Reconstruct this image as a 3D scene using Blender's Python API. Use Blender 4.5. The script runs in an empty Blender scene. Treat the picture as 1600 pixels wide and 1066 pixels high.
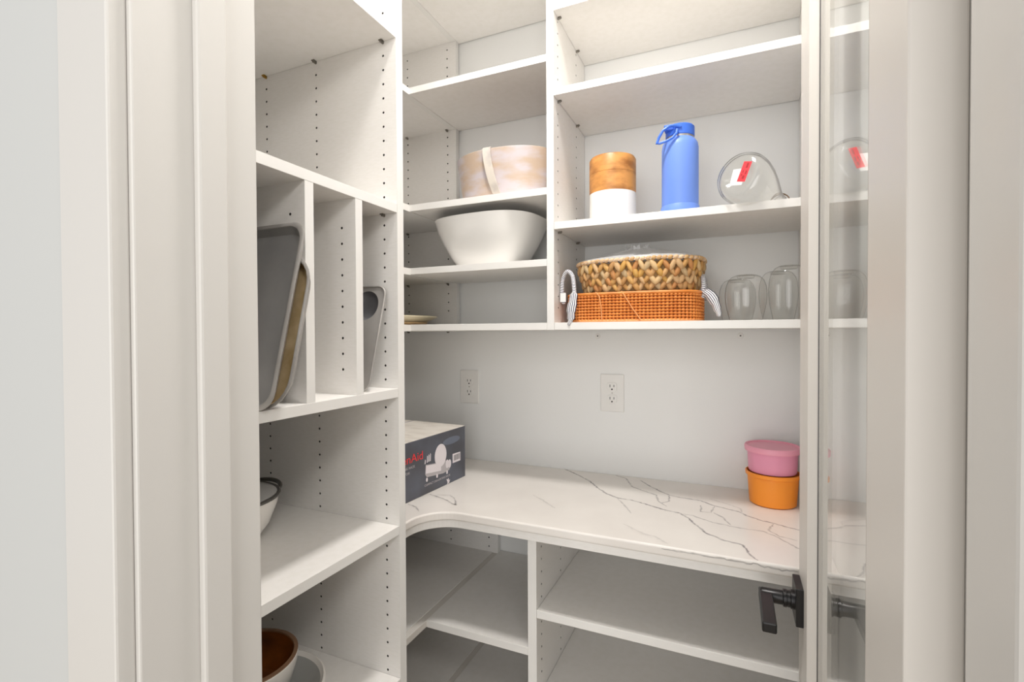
import bpy, bmesh, math, random
from math import sin, cos, pi, radians
from mathutils import Vector, Matrix
random.seed(7)
S = bpy.context.scene
COL = S.collection
H = 1.37                                   # eye height of the camera above the floor

# ---------------------------------------------------------------- camera
cam_d = bpy.data.cameras.new('camera'); cam = bpy.data.objects.new('camera', cam_d); COL.objects.link(cam)
rt = Vector((0.91382382, 0.40608811, -0.00429854)); up = Vector((-0.00188941, 0.01483582, 0.99988816)); fw = Vector((-0.40610647, 0.91371349, -0.0143246))
cam.matrix_world = Matrix((( rt.x, up.x, -fw.x, 0), (rt.y, up.y, -fw.y, 0), (rt.z, up.z, -fw.z, H), (0, 0, 0, 1)))
cam_d.sensor_width = 36; cam_d.lens = 775.753 / 1600 * 36; cam_d.clip_start = 0.02
S.camera = cam
# ---------------------------------------------------------------- light and exposure
S.view_settings.view_transform = 'Standard'; S.view_settings.look = 'None'
S.view_settings.gamma = 1; S.view_settings.use_curve_mapping = False
S.view_settings.exposure = -0.04
W = bpy.data.worlds.new('world'); S.world = W; W.use_nodes = True
bg = W.node_tree.nodes['Background']; bg.inputs[0].default_value = (0.93, 0.96, 1.0, 1); bg.inputs[1].default_value = 0.42
def area(name, loc, target, size, power, color, size_y=None):
    l = bpy.data.lights.new(name, 'AREA'); l.energy = power; l.color = color; l.size = size
    if size_y: l.shape = 'RECTANGLE'; l.size_y = size_y
    o = bpy.data.objects.new(name, l); COL.objects.link(o); o.location = loc
    o.rotation_euler = (Vector(target) - Vector(loc)).to_track_quat('-Z', 'Y').to_euler()
    return o
area('pantry_ceiling_lamp', (-0.33, 0.80, H + 1.30), (-0.33, 0.80, 0), 0.15, 15.0, (1.0, 0.965, 0.93))
area('kitchen_ceiling_lamp', (0.95, -0.55, H + 1.20), (-0.6, 0.8, H - 0.3), 0.45, 14.0, (1.0, 0.97, 0.93))
area('doorway_fill_light', (0.3, -4.6, H + 0.1), (-0.3, 0.8, H - 0.1), 5.0, 235.0, (1.0, 0.985, 0.965))  # added soft fill behind the camera, brightens the compartments through the doorway

# ---------------------------------------------------------------- materials
def lin(h):
    h = h.lstrip('#'); r = [int(h[i:i+2], 16) / 255 for i in (0, 2, 4)]
    return tuple((c / 12.92 if c <= 0.04045 else ((c + 0.055) / 1.055) ** 2.4) for c in r) + (1,)
def mat(name, col, rough=0.5, metal=0.0, spec=0.5, noise=None, bump=None, coat=0, sss=0):
    m = bpy.data.materials.new(name); m.use_nodes = True; nt = m.node_tree; b = nt.nodes['Principled BSDF']
    c = lin(col) if isinstance(col, str) else col
    b.inputs['Base Color'].default_value = c; b.inputs['Roughness'].default_value = rough
    b.inputs['Metallic'].default_value = metal; b.inputs['Specular IOR Level'].default_value = spec
    b.inputs['Coat Weight'].default_value = coat
    if noise or bump:
        tc = nt.nodes.new('ShaderNodeTexCoord')
    if noise:
        col2, scale, lo, hi, stretch = noise
        mp = nt.nodes.new('ShaderNodeMapping'); mp.inputs['Scale'].default_value = stretch
        n = nt.nodes.new('ShaderNodeTexNoise'); n.inputs['Scale'].default_value = scale; n.inputs['Detail'].default_value = 6
        r = nt.nodes.new('ShaderNodeValToRGB'); r.color_ramp.elements[0].position = lo; r.color_ramp.elements[1].position = hi
        r.color_ramp.elements[0].color = c; r.color_ramp.elements[1].color = lin(col2)
        nt.links.new(tc.outputs['Object'], mp.inputs[0]); nt.links.new(mp.outputs[0], n.inputs[0])
        nt.links.new(n.outputs[0], r.inputs[0]); nt.links.new(r.outputs[0], b.inputs['Base Color'])
    if bump:
        scale, strength = bump
        n2 = nt.nodes.new('ShaderNodeTexNoise'); n2.inputs['Scale'].default_value = scale; n2.inputs['Detail'].default_value = 4
        bp = nt.nodes.new('ShaderNodeBump'); bp.inputs['Strength'].default_value = strength; bp.inputs['Distance'].default_value = 0.002
        nt.links.new(tc.outputs['Object'], n2.inputs[0]); nt.links.new(n2.outputs[0], bp.inputs['Height']); nt.links.new(bp.outputs[0], b.inputs['Normal'])
    return m
M = {}
M['panel'] = mat('white_melamine', '#f0ede9', 0.42, noise=('#edeae5', 60, 0.4, 0.65, (1, 1, 4)))
M['edge'] = mat('white_edge_band', '#eae8e4', 0.35)
M['joint'] = mat('joint_strip', '#dcd7d0', 0.5)
M['hole'] = mat('hole_dark', '#4d4a46', 0.8)  # shade inside the drilled pin holes is put into their colour
M['wall'] = mat('wall_paint', '#eeeeec', 0.7, bump=(220, 0.08))
M['trim'] = mat('trim_paint', '#d8d5d0', 0.38, bump=(90, 0.05))
M['door'] = mat('door_paint', '#e2ddd6', 0.4)
M['wall_out'] = mat('outer_wall_paint', '#cbccca', 0.7)
M['floor'] = mat('floor_wood', '#cbbba4', 0.5, noise=('#bba88e', 12, 0.3, 0.7, (1, 12, 1)))
M['ceil'] = mat('ceiling_paint', '#efeeea', 0.8)
M['black'] = mat('black_metal', '#2b2a2b', 0.32, metal=0.6, spec=0.6)
M['pin'] = mat('pin_metal', '#8d8880', 0.35, metal=0.9)
M['brass'] = mat('pin_brass', '#b08a3e', 0.35, metal=0.9)
M['plastic'] = mat('outlet_plastic', '#e9e7e3', 0.35)
M['slot'] = mat('outlet_slot', '#2a2826', 0.6)
M['ceramic'] = mat('white_ceramic', '#f5f3ef', 0.18, coat=0.4)
M['blue'] = mat('blue_powder_coat', '#6f93e6', 0.45)
M['blue_lid'] = mat('blue_lid_plastic', '#3f72dc', 0.4)
M['steel'] = mat('brushed_steel', '#b9b4ae', 0.3, metal=1)
M['alu'] = mat('pan_aluminium', '#c4c1bd', 0.38, metal=0.5, noise=('#a39f9b', 8, 0.3, 0.7, (1, 1, 1)))
M['alu_in'] = mat('pan_inner_grey', '#a3a19f', 0.45, metal=0.25, noise=('#8f8e8d', 10, 0.3, 0.7, (1, 1, 1)))
M['tan'] = mat('worn_tan_pan', '#d9c29a', 0.5, metal=0.05, noise=('#b99e70', 22, 0.35, 0.65, (1, 1, 1)))
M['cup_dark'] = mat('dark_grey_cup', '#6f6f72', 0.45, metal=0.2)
M['print_blue'] = mat('print_blue_grey', '#666d7c', 0.35)
M['cardboard'] = mat('white_carton_top', '#e3ddd4', 0.55, noise=('#d2cac0', 14, 0.45, 0.7, (1, 3, 1)))
M['carton_dark'] = mat('charcoal_carton_print', '#4a4a50', 0.3, noise=('#5d6270', 7, 0.4, 0.7, (1, 1, 1)))
M['print_white'] = mat('print_white', '#e6dfe2', 0.4)
M['print_grey'] = mat('print_grey', '#b6b0b2', 0.4)
M['print_red'] = mat('print_red', '#e8393c', 0.4)
M['print_dark'] = mat('print_dark', '#5a5658', 0.4)
M['pink'] = mat('pink_plastic', '#f2a0bc', 0.4)
M['pink_lid'] = mat('pink_lid_plastic', '#f8a8bd', 0.4)
M['orange'] = mat('orange_plastic', '#ff9a2e', 0.4)
M['label_red'] = mat('red_sticker', '#f0303c', 0.5)
M['label_print'] = mat('sticker_print', '#a3141f', 0.5)
M['label_white'] = mat('white_sticker', '#eeecea', 0.5)
M['twine'] = mat('brown_twine', '#6d5a48', 0.8)
M['stripe'] = None
M['blush'] = mat('whitewashed_blush_wood', '#c8b19c', 0.45, noise=('#cdc3c5', 11, 0.40, 0.60, (1, 1, 2.6)))
M['blush_strap'] = mat('pale_strap', '#e1d8cc', 0.5, noise=('#a8a0a4', 12, 0.5, 0.75, (1, 1, 1)))
M['acacia'] = mat('acacia_wood', '#d39450', 0.4, noise=('#99602c', 16, 0.46, 0.70, (1, 1, 2.2)))
M['dark_wood'] = mat('bowl_inner_wood', '#8a4b16', 0.32, noise=('#5a2a0a', 14, 0.35, 0.7, (1, 1, 2)))
M['rim_wood'] = mat('bowl_rim_wood', '#8c6a50', 0.5)
M['cream'] = mat('cream_plate', '#efe3c4', 0.3)
M['wood_base'] = mat('pale_wood', '#dcb98a', 0.5)
M['enamel'] = mat('white_enamel', '#eeeae4', 0.2, coat=0.4)
M['grey_rim'] = mat('dark_grey_rim', '#5d5b57', 0.35, metal=0.5)
M['grey_dish'] = mat('grey_dish_inside', '#a9a9a6', 0.35)
M['rattan'] = mat('orange_rattan', '#eb9546', 0.5, noise=('#d67a2e', 40, 0.35, 0.7, (1, 1, 1)))
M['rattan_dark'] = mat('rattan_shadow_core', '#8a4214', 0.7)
M['rattan_strand'] = mat('pale_rattan_strand', '#eba468', 0.5)
M['sea_core'] = mat('seagrass_core', '#8a6a40', 0.8)
M['label_tag'] = mat('white_tag', '#e8e8e6', 0.5)

def attr_mat(name, rough, attr='Col'):
    m = bpy.data.materials.new(name); m.use_nodes = True; nt = m.node_tree; b = nt.nodes['Principled BSDF']
    a = nt.nodes.new('ShaderNodeAttribute'); a.attribute_name = attr
    nt.links.new(a.outputs['Color'], b.inputs['Base Color']); b.inputs['Roughness'].default_value = rough
    return m
M['sea'] = attr_mat('seagrass_leaf', 0.6)
# marble: pale stone with faint clouding; the dark veins are inlaid ribbons that fade into the same stone colour
def marble():
    m = bpy.data.materials.new('veined_quartz'); m.use_nodes = True; nt = m.node_tree; b = nt.nodes['Principled BSDF']
    tc = nt.nodes.new('ShaderNodeTexCoord'); n = nt.nodes.new('ShaderNodeTexNoise'); n.inputs['Scale'].default_value = 5; n.inputs['Detail'].default_value = 5
    r = nt.nodes.new('ShaderNodeValToRGB'); e = r.color_ramp.elements
    e[0].position = 0.35; e[0].color = lin('#ece7e1'); e[1].position = 0.72; e[1].color = lin('#e3ddd7')
    nt.links.new(tc.outputs['Object'], n.inputs[0]); nt.links.new(n.outputs[0], r.inputs[0])
    a = nt.nodes.new('ShaderNodeAttribute'); a.attribute_name = 'Col'
    mx = nt.nodes.new('ShaderNodeMix'); mx.data_type = 'RGBA'; mx.inputs[7].default_value = lin('#6f6b6d')
    sp = nt.nodes.new('ShaderNodeSeparateColor'); nt.links.new(a.outputs['Color'], sp.inputs[0])
    nn = nt.nodes.new('ShaderNodeTexNoise'); nn.inputs['Scale'].default_value = 45
    mu = nt.nodes.new('ShaderNodeMath'); mu.operation = 'MULTIPLY'
    mr = nt.nodes.new('ShaderNodeMapRange'); mr.inputs[1].default_value = 0.3; mr.inputs[2].default_value = 0.6; mr.inputs[3].default_value = 0.45
    nt.links.new(tc.outputs['Object'], nn.inputs[0]); nt.links.new(nn.outputs[0], mr.inputs[0])
    nt.links.new(sp.outputs[0], mu.inputs[0]); nt.links.new(mr.outputs[0], mu.inputs[1])
    nt.links.new(mu.outputs[0], mx.inputs[0]); nt.links.new(r.outputs[0], mx.inputs[6]); nt.links.new(mx.outputs[2], b.inputs['Base Color'])
    b.inputs['Roughness'].default_value = 0.22
    return m
M['marble'] = marble()
def thin_glass(name, tint=(0.97, 0.98, 0.97), edge=(0.62, 0.63, 0.61), ior=1.5, gain=1.0, rough=0.0, haze=0.0):
    m = bpy.data.materials.new(name); m.use_nodes = True; nt = m.node_tree; nt.nodes.clear()
    out = nt.nodes.new('ShaderNodeOutputMaterial'); tr = nt.nodes.new('ShaderNodeBsdfTransparent'); gl = nt.nodes.new('ShaderNodeBsdfGlossy')
    gl.inputs['Roughness'].default_value = rough; gl.inputs['Color'].default_value = (1, 1, 1, 1)
    # reflectance of a thin pane, the same from either side: r0 + (1 - r0) * (1 - cos)^5
    lf = nt.nodes.new('ShaderNodeLayerWeight'); lf.inputs[0].default_value = 0.5
    pw = nt.nodes.new('ShaderNodeMath'); pw.operation = 'POWER'; pw.inputs[1].default_value = 5; nt.links.new(lf.outputs['Facing'], pw.inputs[0])
    fr = nt.nodes.new('ShaderNodeMath'); fr.operation = 'MULTIPLY_ADD'; fr.inputs[1].default_value = 0.96; fr.inputs[2].default_value = 0.04; nt.links.new(pw.outputs[0], fr.inputs[0])
    lw = nt.nodes.new('ShaderNodeLayerWeight'); lw.inputs[0].default_value = 0.5
    r = nt.nodes.new('ShaderNodeValToRGB'); r.color_ramp.elements[0].position = 0.72; r.color_ramp.elements[0].color = tint + (1,)
    r.color_ramp.elements[1].position = 0.98; r.color_ramp.elements[1].color = edge + (1,)
    nt.links.new(lw.outputs['Facing'], r.inputs[0]); nt.links.new(r.outputs[0], tr.inputs[0])
    mg = nt.nodes.new('ShaderNodeMath'); mg.operation = 'MULTIPLY'; mg.use_clamp = True; mg.inputs[1].default_value = gain
    nt.links.new(fr.outputs[0], mg.inputs[0])
    mx = nt.nodes.new('ShaderNodeMixShader'); nt.links.new(mg.outputs[0], mx.inputs[0]); nt.links.new(tr.outputs[0], mx.inputs[1]); nt.links.new(gl.outputs[0], mx.inputs[2])
    last = mx
    if haze:
        df = nt.nodes.new('ShaderNodeBsdfDiffuse'); df.inputs[0].default_value = (0.85, 0.85, 0.85, 1)
        m2 = nt.nodes.new('ShaderNodeMixShader'); m2.inputs[0].default_value = haze
        nt.links.new(mx.outputs[0], m2.inputs[1]); nt.links.new(df.outputs[0], m2.inputs[2]); last = m2
    nt.links.new(last.outputs[0], out.inputs[0])
    return m
M['pane'] = thin_glass('door_glass', (0.985, 0.99, 0.985), (0.98, 0.985, 0.975))
M['glass'] = thin_glass('clear_glass', (0.988, 0.988, 0.98), (0.25, 0.25, 0.245))
M['wrap'] = thin_glass('clear_film', (0.96, 0.96, 0.97), (0.85, 0.85, 0.87), gain=1.0, rough=0.2, haze=0.5)
M['lidglass'] = thin_glass('pot_lid_glass', (0.8, 0.8, 0.78), (0.6, 0.6, 0.58), haze=0.35)
def stripes(name, a, b, scale, axis='X'):
    m = bpy.data.materials.new(name); m.use_nodes = True; nt = m.node_tree; bs = nt.nodes['Principled BSDF']
    uv = nt.nodes.new('ShaderNodeAttribute'); uv.attribute_name = 'Col'
    sp = nt.nodes.new('ShaderNodeSeparateColor'); nt.links.new(uv.outputs['Color'], sp.inputs[0])
    mu = nt.nodes.new('ShaderNodeMath'); mu.operation = 'MULTIPLY'; mu.inputs[1].default_value = scale
    fr = nt.nodes.new('ShaderNodeMath'); fr.operation = 'FRACT'; gt = nt.nodes.new('ShaderNodeMath'); gt.operation = 'GREATER_THAN'; gt.inputs[1].default_value = 0.58
    mx = nt.nodes.new('ShaderNodeMix'); mx.data_type = 'RGBA'; mx.inputs[6].default_value = lin(a); mx.inputs[7].default_value = lin(b)
    nt.links.new(sp.outputs[0], mu.inputs[0]); nt.links.new(mu.outputs[0], fr.inputs[0]); nt.links.new(fr.outputs[0], gt.inputs[0])
    nt.links.new(gt.outputs[0], mx.inputs[0]); nt.links.new(mx.outputs[2], bs.inputs['Base Color']); bs.inputs['Roughness'].default_value = 0.8
    return m
M['stripe'] = stripes('navy_striped_cloth', '#f2f0f0', '#2e3554', 22)
M['stripe_tail'] = stripes('navy_striped_tail', '#f2f0f0', '#2e3554', 5)
m = bpy.data.materials.new('lamp_diffuser'); m.use_nodes = True
m.node_tree.nodes['Principled BSDF'].inputs['Emission Color'].default_value = (1, .95, .88, 1); m.node_tree.nodes['Principled BSDF'].inputs['Emission Strength'].default_value = 6
M['lamp'] = m

# ---------------------------------------------------------------- helpers
def tag(o, label=None, cat=None, group=None, kind=None):
    if label: o['label'] = label
    if cat: o['category'] = cat
    if group: o['group'] = group
    if kind: o['kind'] = kind
    return o
def empty(name, loc=(0, 0, 0), rz=0.0, label=None, cat=None, group=None, kind=None):
    o = bpy.data.objects.new(name, None); COL.objects.link(o); o.location = loc; o.rotation_euler = (0, 0, rz); o.empty_display_size = 0.05
    return tag(o, label, cat, group, kind)
def link(name, me, mats, parent=None, bevel=0.0, smooth=False, loc=None):
    for k in (mats if isinstance(mats, (list, tuple)) else [mats]):
        me.materials.append(M[k])
    o = bpy.data.objects.new(name, me); COL.objects.link(o)
    if parent: o.parent = parent
    if loc: o.location = loc
    if smooth:
        for p in me.polygons: p.use_smooth = True
    if bevel:
        b = o.modifiers.new('bevel', 'BEVEL'); b.width = bevel; b.segments = 2; b.limit_method = 'ANGLE'; b.angle_limit = radians(40)
    return o
class MB:
    """collects shapes in the parent's own space, then links them as one mesh object"""
    def __init__(s): s.bm = bmesh.new(); s.v = {}
    def face(s, pts, mi=0):
        vs = [s.bm.verts.new(p) for p in pts]; f = s.bm.faces.new(vs); f.material_index = mi; return f
    def box(s, x0, x1, y0, y1, z0, z1, mi=0):
        v = [s.bm.verts.new(p) for p in ((x0,y0,z0),(x1,y0,z0),(x1,y1,z0),(x0,y1,z0),(x0,y0,z1),(x1,y0,z1),(x1,y1,z1),(x0,y1,z1))]
        for i in ((0,3,2,1),(4,5,6,7),(0,1,5,4),(1,2,6,5),(2,3,7,6),(3,0,4,7)):
            f = s.bm.faces.new([v[k] for k in i]); f.material_index = mi
        return s
    def prism(s, poly, z0, z1, mi=0, axis='z'):
        def P(a, b, c): return (a, b, c) if axis == 'z' else ((a, c, b) if axis == 'y' else (c, a, b))
        lo = [s.bm.verts.new(P(a, b, z0)) for a, b in poly]; hi = [s.bm.verts.new(P(a, b, z1)) for a, b in poly]
        n = len(poly); fs = [s.bm.faces.new(lo[::-1]), s.bm.faces.new(hi)]
        for i in range(n): fs.append(s.bm.faces.new((lo[i], lo[(i+1) % n], hi[(i+1) % n], hi[i])))
        for f in fs: f.material_index = mi
        return s
    def lathe(s, prof, seg=48, c=(0, 0, 0), sx=1, sy=1, n=2.0, mi=0, mis=None, rot=None):
        """profile of (radius, z); n is the superellipse power of the plan; radius 0 closes to a point"""
        rings = []
        for r, z in prof:
            if r <= 1e-7:
                p = Vector((0, 0, z)); p = rot @ p if rot else p
                rings.append([s.bm.verts.new(Vector(c) + p)]); continue
            ring = []
            for i in range(seg):
                a = 2 * pi * i / seg; ca, sa = cos(a), sin(a)
                k = (abs(ca) ** n + abs(sa) ** n) ** (-1 / n)
                p = Vector((r * k * ca * sx, r * k * sa * sy, z)); p = rot @ p if rot else p
                ring.append(s.bm.verts.new(Vector(c) + p))
            rings.append(ring)
        for j in range(len(rings) - 1):
            A, B = rings[j], rings[j+1]; m_ = mis[j] if mis else mi
            for i in range(seg):
                k = (i + 1) % seg
                q = ([A[0], B[k], B[i]] if len(A) == 1 else ([A[i], A[k], B[0]] if len(B) == 1 else [A[i], A[k], B[k], B[i]]))
                if len(A) == 1 and len(B) == 1: continue
                f = s.bm.faces.new(q); f.material_index = m_
        return s
    def tube(s, pts, r, seg=8, mi=0, closed=False, colname=None, flat=1.0, rs=None):
        pts = [Vector(p) for p in pts]; n = len(pts); rings = []; L = 0
        lay = s.bm.loops.layers.float_color.get('Col') or (s.bm.loops.layers.float_color.new('Col') if colname else None)
        t0 = (pts[1] - pts[0]).normalized(); u = t0.orthogonal().normalized(); Ls = []
        for i, p in enumerate(pts):
            if closed: t = (pts[(i+1) % n] - pts[i-1]).normalized()
            else: t = (pts[min(i+1, n-1)] - pts[max(i-1, 0)]).normalized()
            u = (u - t * u.dot(t)).normalized(); w = t.cross(u); rr = rs[i] if rs else r
            rings.append([s.bm.verts.new(p + (u * cos(2*pi*k/seg) + w * sin(2*pi*k/seg) * flat) * rr) for k in range(seg)])
            if i: L += (pts[i] - pts[i-1]).length
            Ls.append(L)
        for i in range(n if closed else n - 1):
            j = (i + 1) % n
            for k in range(seg):
                k2 = (k + 1) % seg
                f = s.bm.faces.new((rings[i][k], rings[i][k2], rings[j][k2], rings[j][k])); f.material_index = mi
                if lay:
                    vals = [Ls[i] * 10 + k / seg * .05, Ls[i] * 10 + (k+1) / seg * .05, Ls[j] * 10 + (k+1) / seg * .05, Ls[j] * 10 + k / seg * .05]
                    for lp, v_ in zip(f.loops, vals): lp[lay] = (v_, k / seg, 0, 1)
        if not closed:
            for rg in (rings[0][::-1], rings[-1]):
                f = s.bm.faces.new(rg); f.material_index = mi
        return s
    def build(s, name, mats, parent=None, bevel=0.0, smooth=False, loc=None, doubles=0.0, normals=True):
        if doubles: bmesh.ops.remove_doubles(s.bm, verts=s.bm.verts, dist=doubles)
        if normals: bmesh.ops.recalc_face_normals(s.bm, faces=s.bm.faces)
        me = bpy.data.meshes.new(name); s.bm.to_mesh(me); s.bm.free()
        return link(name, me, mats, parent, bevel, smooth, loc)
def auto_smooth(o, ang=35):
    for p in o.data.polygons: p.use_smooth = True
    o.data.set_sharp_from_angle(angle=radians(ang)); return o
def box(name, b, m_, parent=None, bevel=0.0006):
    if m_ != 'panel': return MB().box(*b).build(name, m_, parent, bevel)
    o = MB().box(*b).build(name, ['panel', 'edge'], parent, bevel)     # a board: melamine faces, edge-banded narrow sides
    d = (b[1] - b[0], b[3] - b[2], b[5] - b[4]); k = d.index(min(d))
    for p in o.data.polygons:
        if abs(p.normal[k]) < .5: p.material_index = 1
    return o
def holed_panel(name, plane, w0, w1, u0, u1, v0, v1, cols, vph, parent, pitch=0.0312, vmin=None, vmax=None, r=0.0027):
    """a board whose face w0 carries columns of drilled pin holes; plane 'xz' faces -Y at y=w0, plane 'yz' faces +X at x=w0"""
    P = (lambda u, v, w: (u, w, v)) if plane == 'xz' else (lambda u, v, w: (w, u, v))
    dirw = 1 if w1 > w0 else -1
    mb = MB(); q = lambda *p, mi=0: mb.face([P(*a) for a in p], mi)
    hc = 0.012; cols = sorted(cols); us = [u0]
    k0 = math.ceil(((vmin if vmin is not None else v0 + .03) - vph) / pitch); k1 = math.floor(((vmax if vmax is not None else v1 - .03) - vph) / pitch)
    vs = [vph + k * pitch for k in range(k0, k1 + 1)]; h = pitch / 2; edge = u0
    for c in cols:
        q((edge, v0, w0), (c - hc, v0, w0), (c - hc, v1, w0), (edge, v1, w0)); edge = c + hc
        q((c - hc, v0, w0), (c + hc, v0, w0), (c + hc, vs[0] - h, w0), (c - hc, vs[0] - h, w0))
        q((c - hc, vs[-1] + h, w0), (c + hc, vs[-1] + h, w0), (c + hc, v1, w0), (c - hc, v1, w0))
        for v in vs:
            out = [(c + hc, v), (c + hc, v + h), (c, v + h), (c - hc, v + h), (c - hc, v), (c - hc, v - h), (c, v - h), (c + hc, v - h)]
            inn = [(c + r * cos(i * pi / 4), v + r * sin(i * pi / 4)) for i in range(8)]
            for i in range(8):
                j = (i + 1) % 8
                q((*out[i], w0), (*out[j], w0), (*inn[j], w0), (*inn[i], w0))
                q((*inn[i], w0), (*inn[j], w0), (*inn[j], w0 + dirw * .009), (*inn[i], w0 + dirw * .009), mi=1)
            q(*[(*p, w0 + dirw * .009) for p in inn], mi=1)
    q((edge, v0, w0), (u1, v0, w0), (u1, v1, w0), (edge, v1, w0))
    q((u0, v0, w1), (u1, v0, w1), (u1, v1, w1), (u0, v1, w1))
    for a, b in (((u0, v0), (u1, v0)), ((u1, v0), (u1, v1)), ((u1, v1), (u0, v1)), ((u0, v1), (u0, v0))):
        q((*a, w0), (*b, w0), (*b, w1), (*a, w1), mi=2)
    return mb.build(name, ['panel', 'hole', 'edge'], parent, doubles=1e-5)
def pins(parent, pts, axis, m_='pin', r=0.0028, L=0.009, mats=None):
    """support pins under a shelf: a short peg with a flat spoon"""
    for i, (x, y, z) in enumerate(pts):
        mb = MB(); d = Vector(axis)
        mb.tube([Vector((x, y, z)), Vector((x, y, z)) + d * L], r, 8)
        e = Vector((x, y, z)) + d * L * .75; mb.box(e.x - .004, e.x + .004, e.y - .004, e.y + .004, z + .001, z + .0035)
        mb.build('shelf_pin', (mats[i] if mats else m_), parent)

# ---------------------------------------------------------------- the room
def st(name, b, m_, bevel=0): return tag(box(name, b, m_, None, bevel), kind='structure')
XL, XR, YB, YF0, YF1, ZC = -1.209, 0.187, 1.5747, 0.306, 0.448, H + 1.37
st('floor', (-3.2, 2.6, -3.2, YB + .12, -0.03, 0), 'floor')
st('ceiling', (XL - .12, XR + .12, YF1 - .02, YB + .12, ZC, ZC + .03), 'ceil')
st('wall_back', (XL - .12, XR + .12, YB, YB + .12, 0, ZC), 'wall')
st('wall_left', (XL - .12, XL, YF1, YB, 0, ZC), 'wall')
st('wall_right', (XR, XR + .12, YF1, YB, 0, ZC), 'wall')
JL, JR, HD = -0.554, 0.149, 2.46           # jamb faces and head height
mb = MB(); mb.box(-2.6, JL - .016, YF0, YF1, 0, ZC); mb.box(JR + .016, 2.2, YF0, YF1, 0, ZC); mb.box(JL - .016, JR + .016, YF0, YF1, HD + .016, ZC)
tag(mb.build('wall_front', 'wall_out'), kind='structure')
# jambs with stops, and the casing around the opening on the kitchen side
def jamb(name, side):
    s = 1 if side == 'left' else -1; x = JL if side == 'left' else JR
    t = empty(name, (x, 0, 0), kind='structure')
    a, b = sorted((-s * .016, 0.0))
    MB().box(a, b, YF0 - .001, YF1 + .001, 0, HD).build('jamb_board', 'trim', t, .002)
    a, b = sorted((0.0, s * .011))
    y0, y1 = (.3665, .402) if side == 'left' else (.346, .412)
    MB().box(a, b, y0, y1, 0, HD - .011).build('door_stop', 'trim', t, .003)
    return t
jamb('trim_1', 'left'); jamb('trim_2', 'right')
t = empty('trim_3', (0, 0, HD), kind='structure')
MB().box(JL, JR, YF0 - .001, YF1 + .001, 0, .016).build('jamb_board', 'trim', t, .002)
MB().box(JL, JR, .3665, .402, -.011, 0).build('door_stop', 'trim', t, .002)
def casing(name, x0, x1, z0, z1, horiz=False):
    t = empty(name, ((x0 + x1) / 2, YF0, z0), kind='structure')
    w = abs(x1 - x0) / 2
    MB().box(-w, w, -.0195, -.001, 0, z1 - z0).build('casing_board', 'trim', t, .0025)
casing('trim_4', JL - .006 - .089, JL - .006, 0, HD + .095); casing('trim_5', JR + .006, JR + .095, 0, HD + .095); casing('trim_6', JL - .0055, JR + .0055, HD + .006, HD + .095)

# the pantry door, swung a quarter turn into the pantry
D = empty('door_1', (0.149, 0.443, 0.012), kind='structure')
X0, X1, Y0, Y1, DH = -.035, 0.0, 0.0, 0.612, 2.42
SI, SO, GX = 0.112, 0.507, -.0205          # inner edges of the stiles, glass plane
box('door_stile', (X0, X1, Y0, SI, 0, DH), 'door', D, .0015)
box('door_stile', (X0, X1, SO, Y1, 0, DH), 'door', D, .0015)
box('door_rail', (X0, X1, SI, SO, 0, .24), 'door', D, .0015)
box('door_rail', (X0, X1, SI, SO, DH - .115, DH), 'door', D, .0015)
z0, z1 = .24, DH - .115
mb = MB()
for xa, xb in ((X0, GX - .001), (X1, GX + .005)):      # sloped glazing bead on both faces
    for (p, q_) in (((SI, z0), (SI, z1)), ((SI, z1), (SO, z1)), ((SO, z1), (SO, z0)), ((SO, z0), (SI, z0))):
        ins = lambda y, z: (y + (.006 if y == SI else -.006), z + (.006 if z == z0 else -.006))
        a, b = ins(*p), ins(*q_)
        mb.face([(xa, *p), (xa, *q_), (xb, *b), (xb, *a)]); mb.face([(xb, *p), (xb, *q_), (xb, *b), (xb, *a)])
mb.build('glazing_bead', 'door', D)
box('glass_pane', (GX, GX + .003, SI + .001, SO - .001, z0 + .001, z1 - .001), 'pane', D, 0)
g = MB()
for y in (SI + .007, SO - .007): g.box(GX - .0008, GX, y - .0007, y + .0007, z0 + .006, z1 - .006)
g.build('glass_gasket', 'print_dark', D)
hz = H - .4815 - .012; hy = 1.018 - .443
hd = MB().box(X0 - .012, X0, hy - .031, hy + .031, hz - .0335, hz + .0335).build('handle_rosette', 'black', D, .0012)
hd['label'] = 'square black door handle rosette'
RY = Matrix.Rotation(-pi / 2, 3, 'Y')
mb = MB(); mb.lathe([(0, 0), (.0165, 0), (.0165, .006), (.0145, .007), (.0145, .012), (.0155, .013), (.0155, .018), (.0125, .019), (.0125, .052), (.011, .055), (0, .055)], 32, (X0 - .0115, hy, hz), rot=RY)
lv = mb.build('lever_neck', 'black', D); auto_smooth(lv)
lv = MB().box(X0 - .069, X0 - .047, hy - .116, hy + .012, hz - .0085, hz + .0085).build('lever', 'black', D, .0025); lv['label'] = 'straight black lever pointing to the hinges'
mb = MB()
for z in (.25, 2.15): mb.tube([(.006, -.002, z - .045), (.004, -.004, z + .045)], .0055, 12)
auto_smooth(mb.build('hinge', 'black', D))

# ---------------------------------------------------------------- shelving units
TH = .0193
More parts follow.
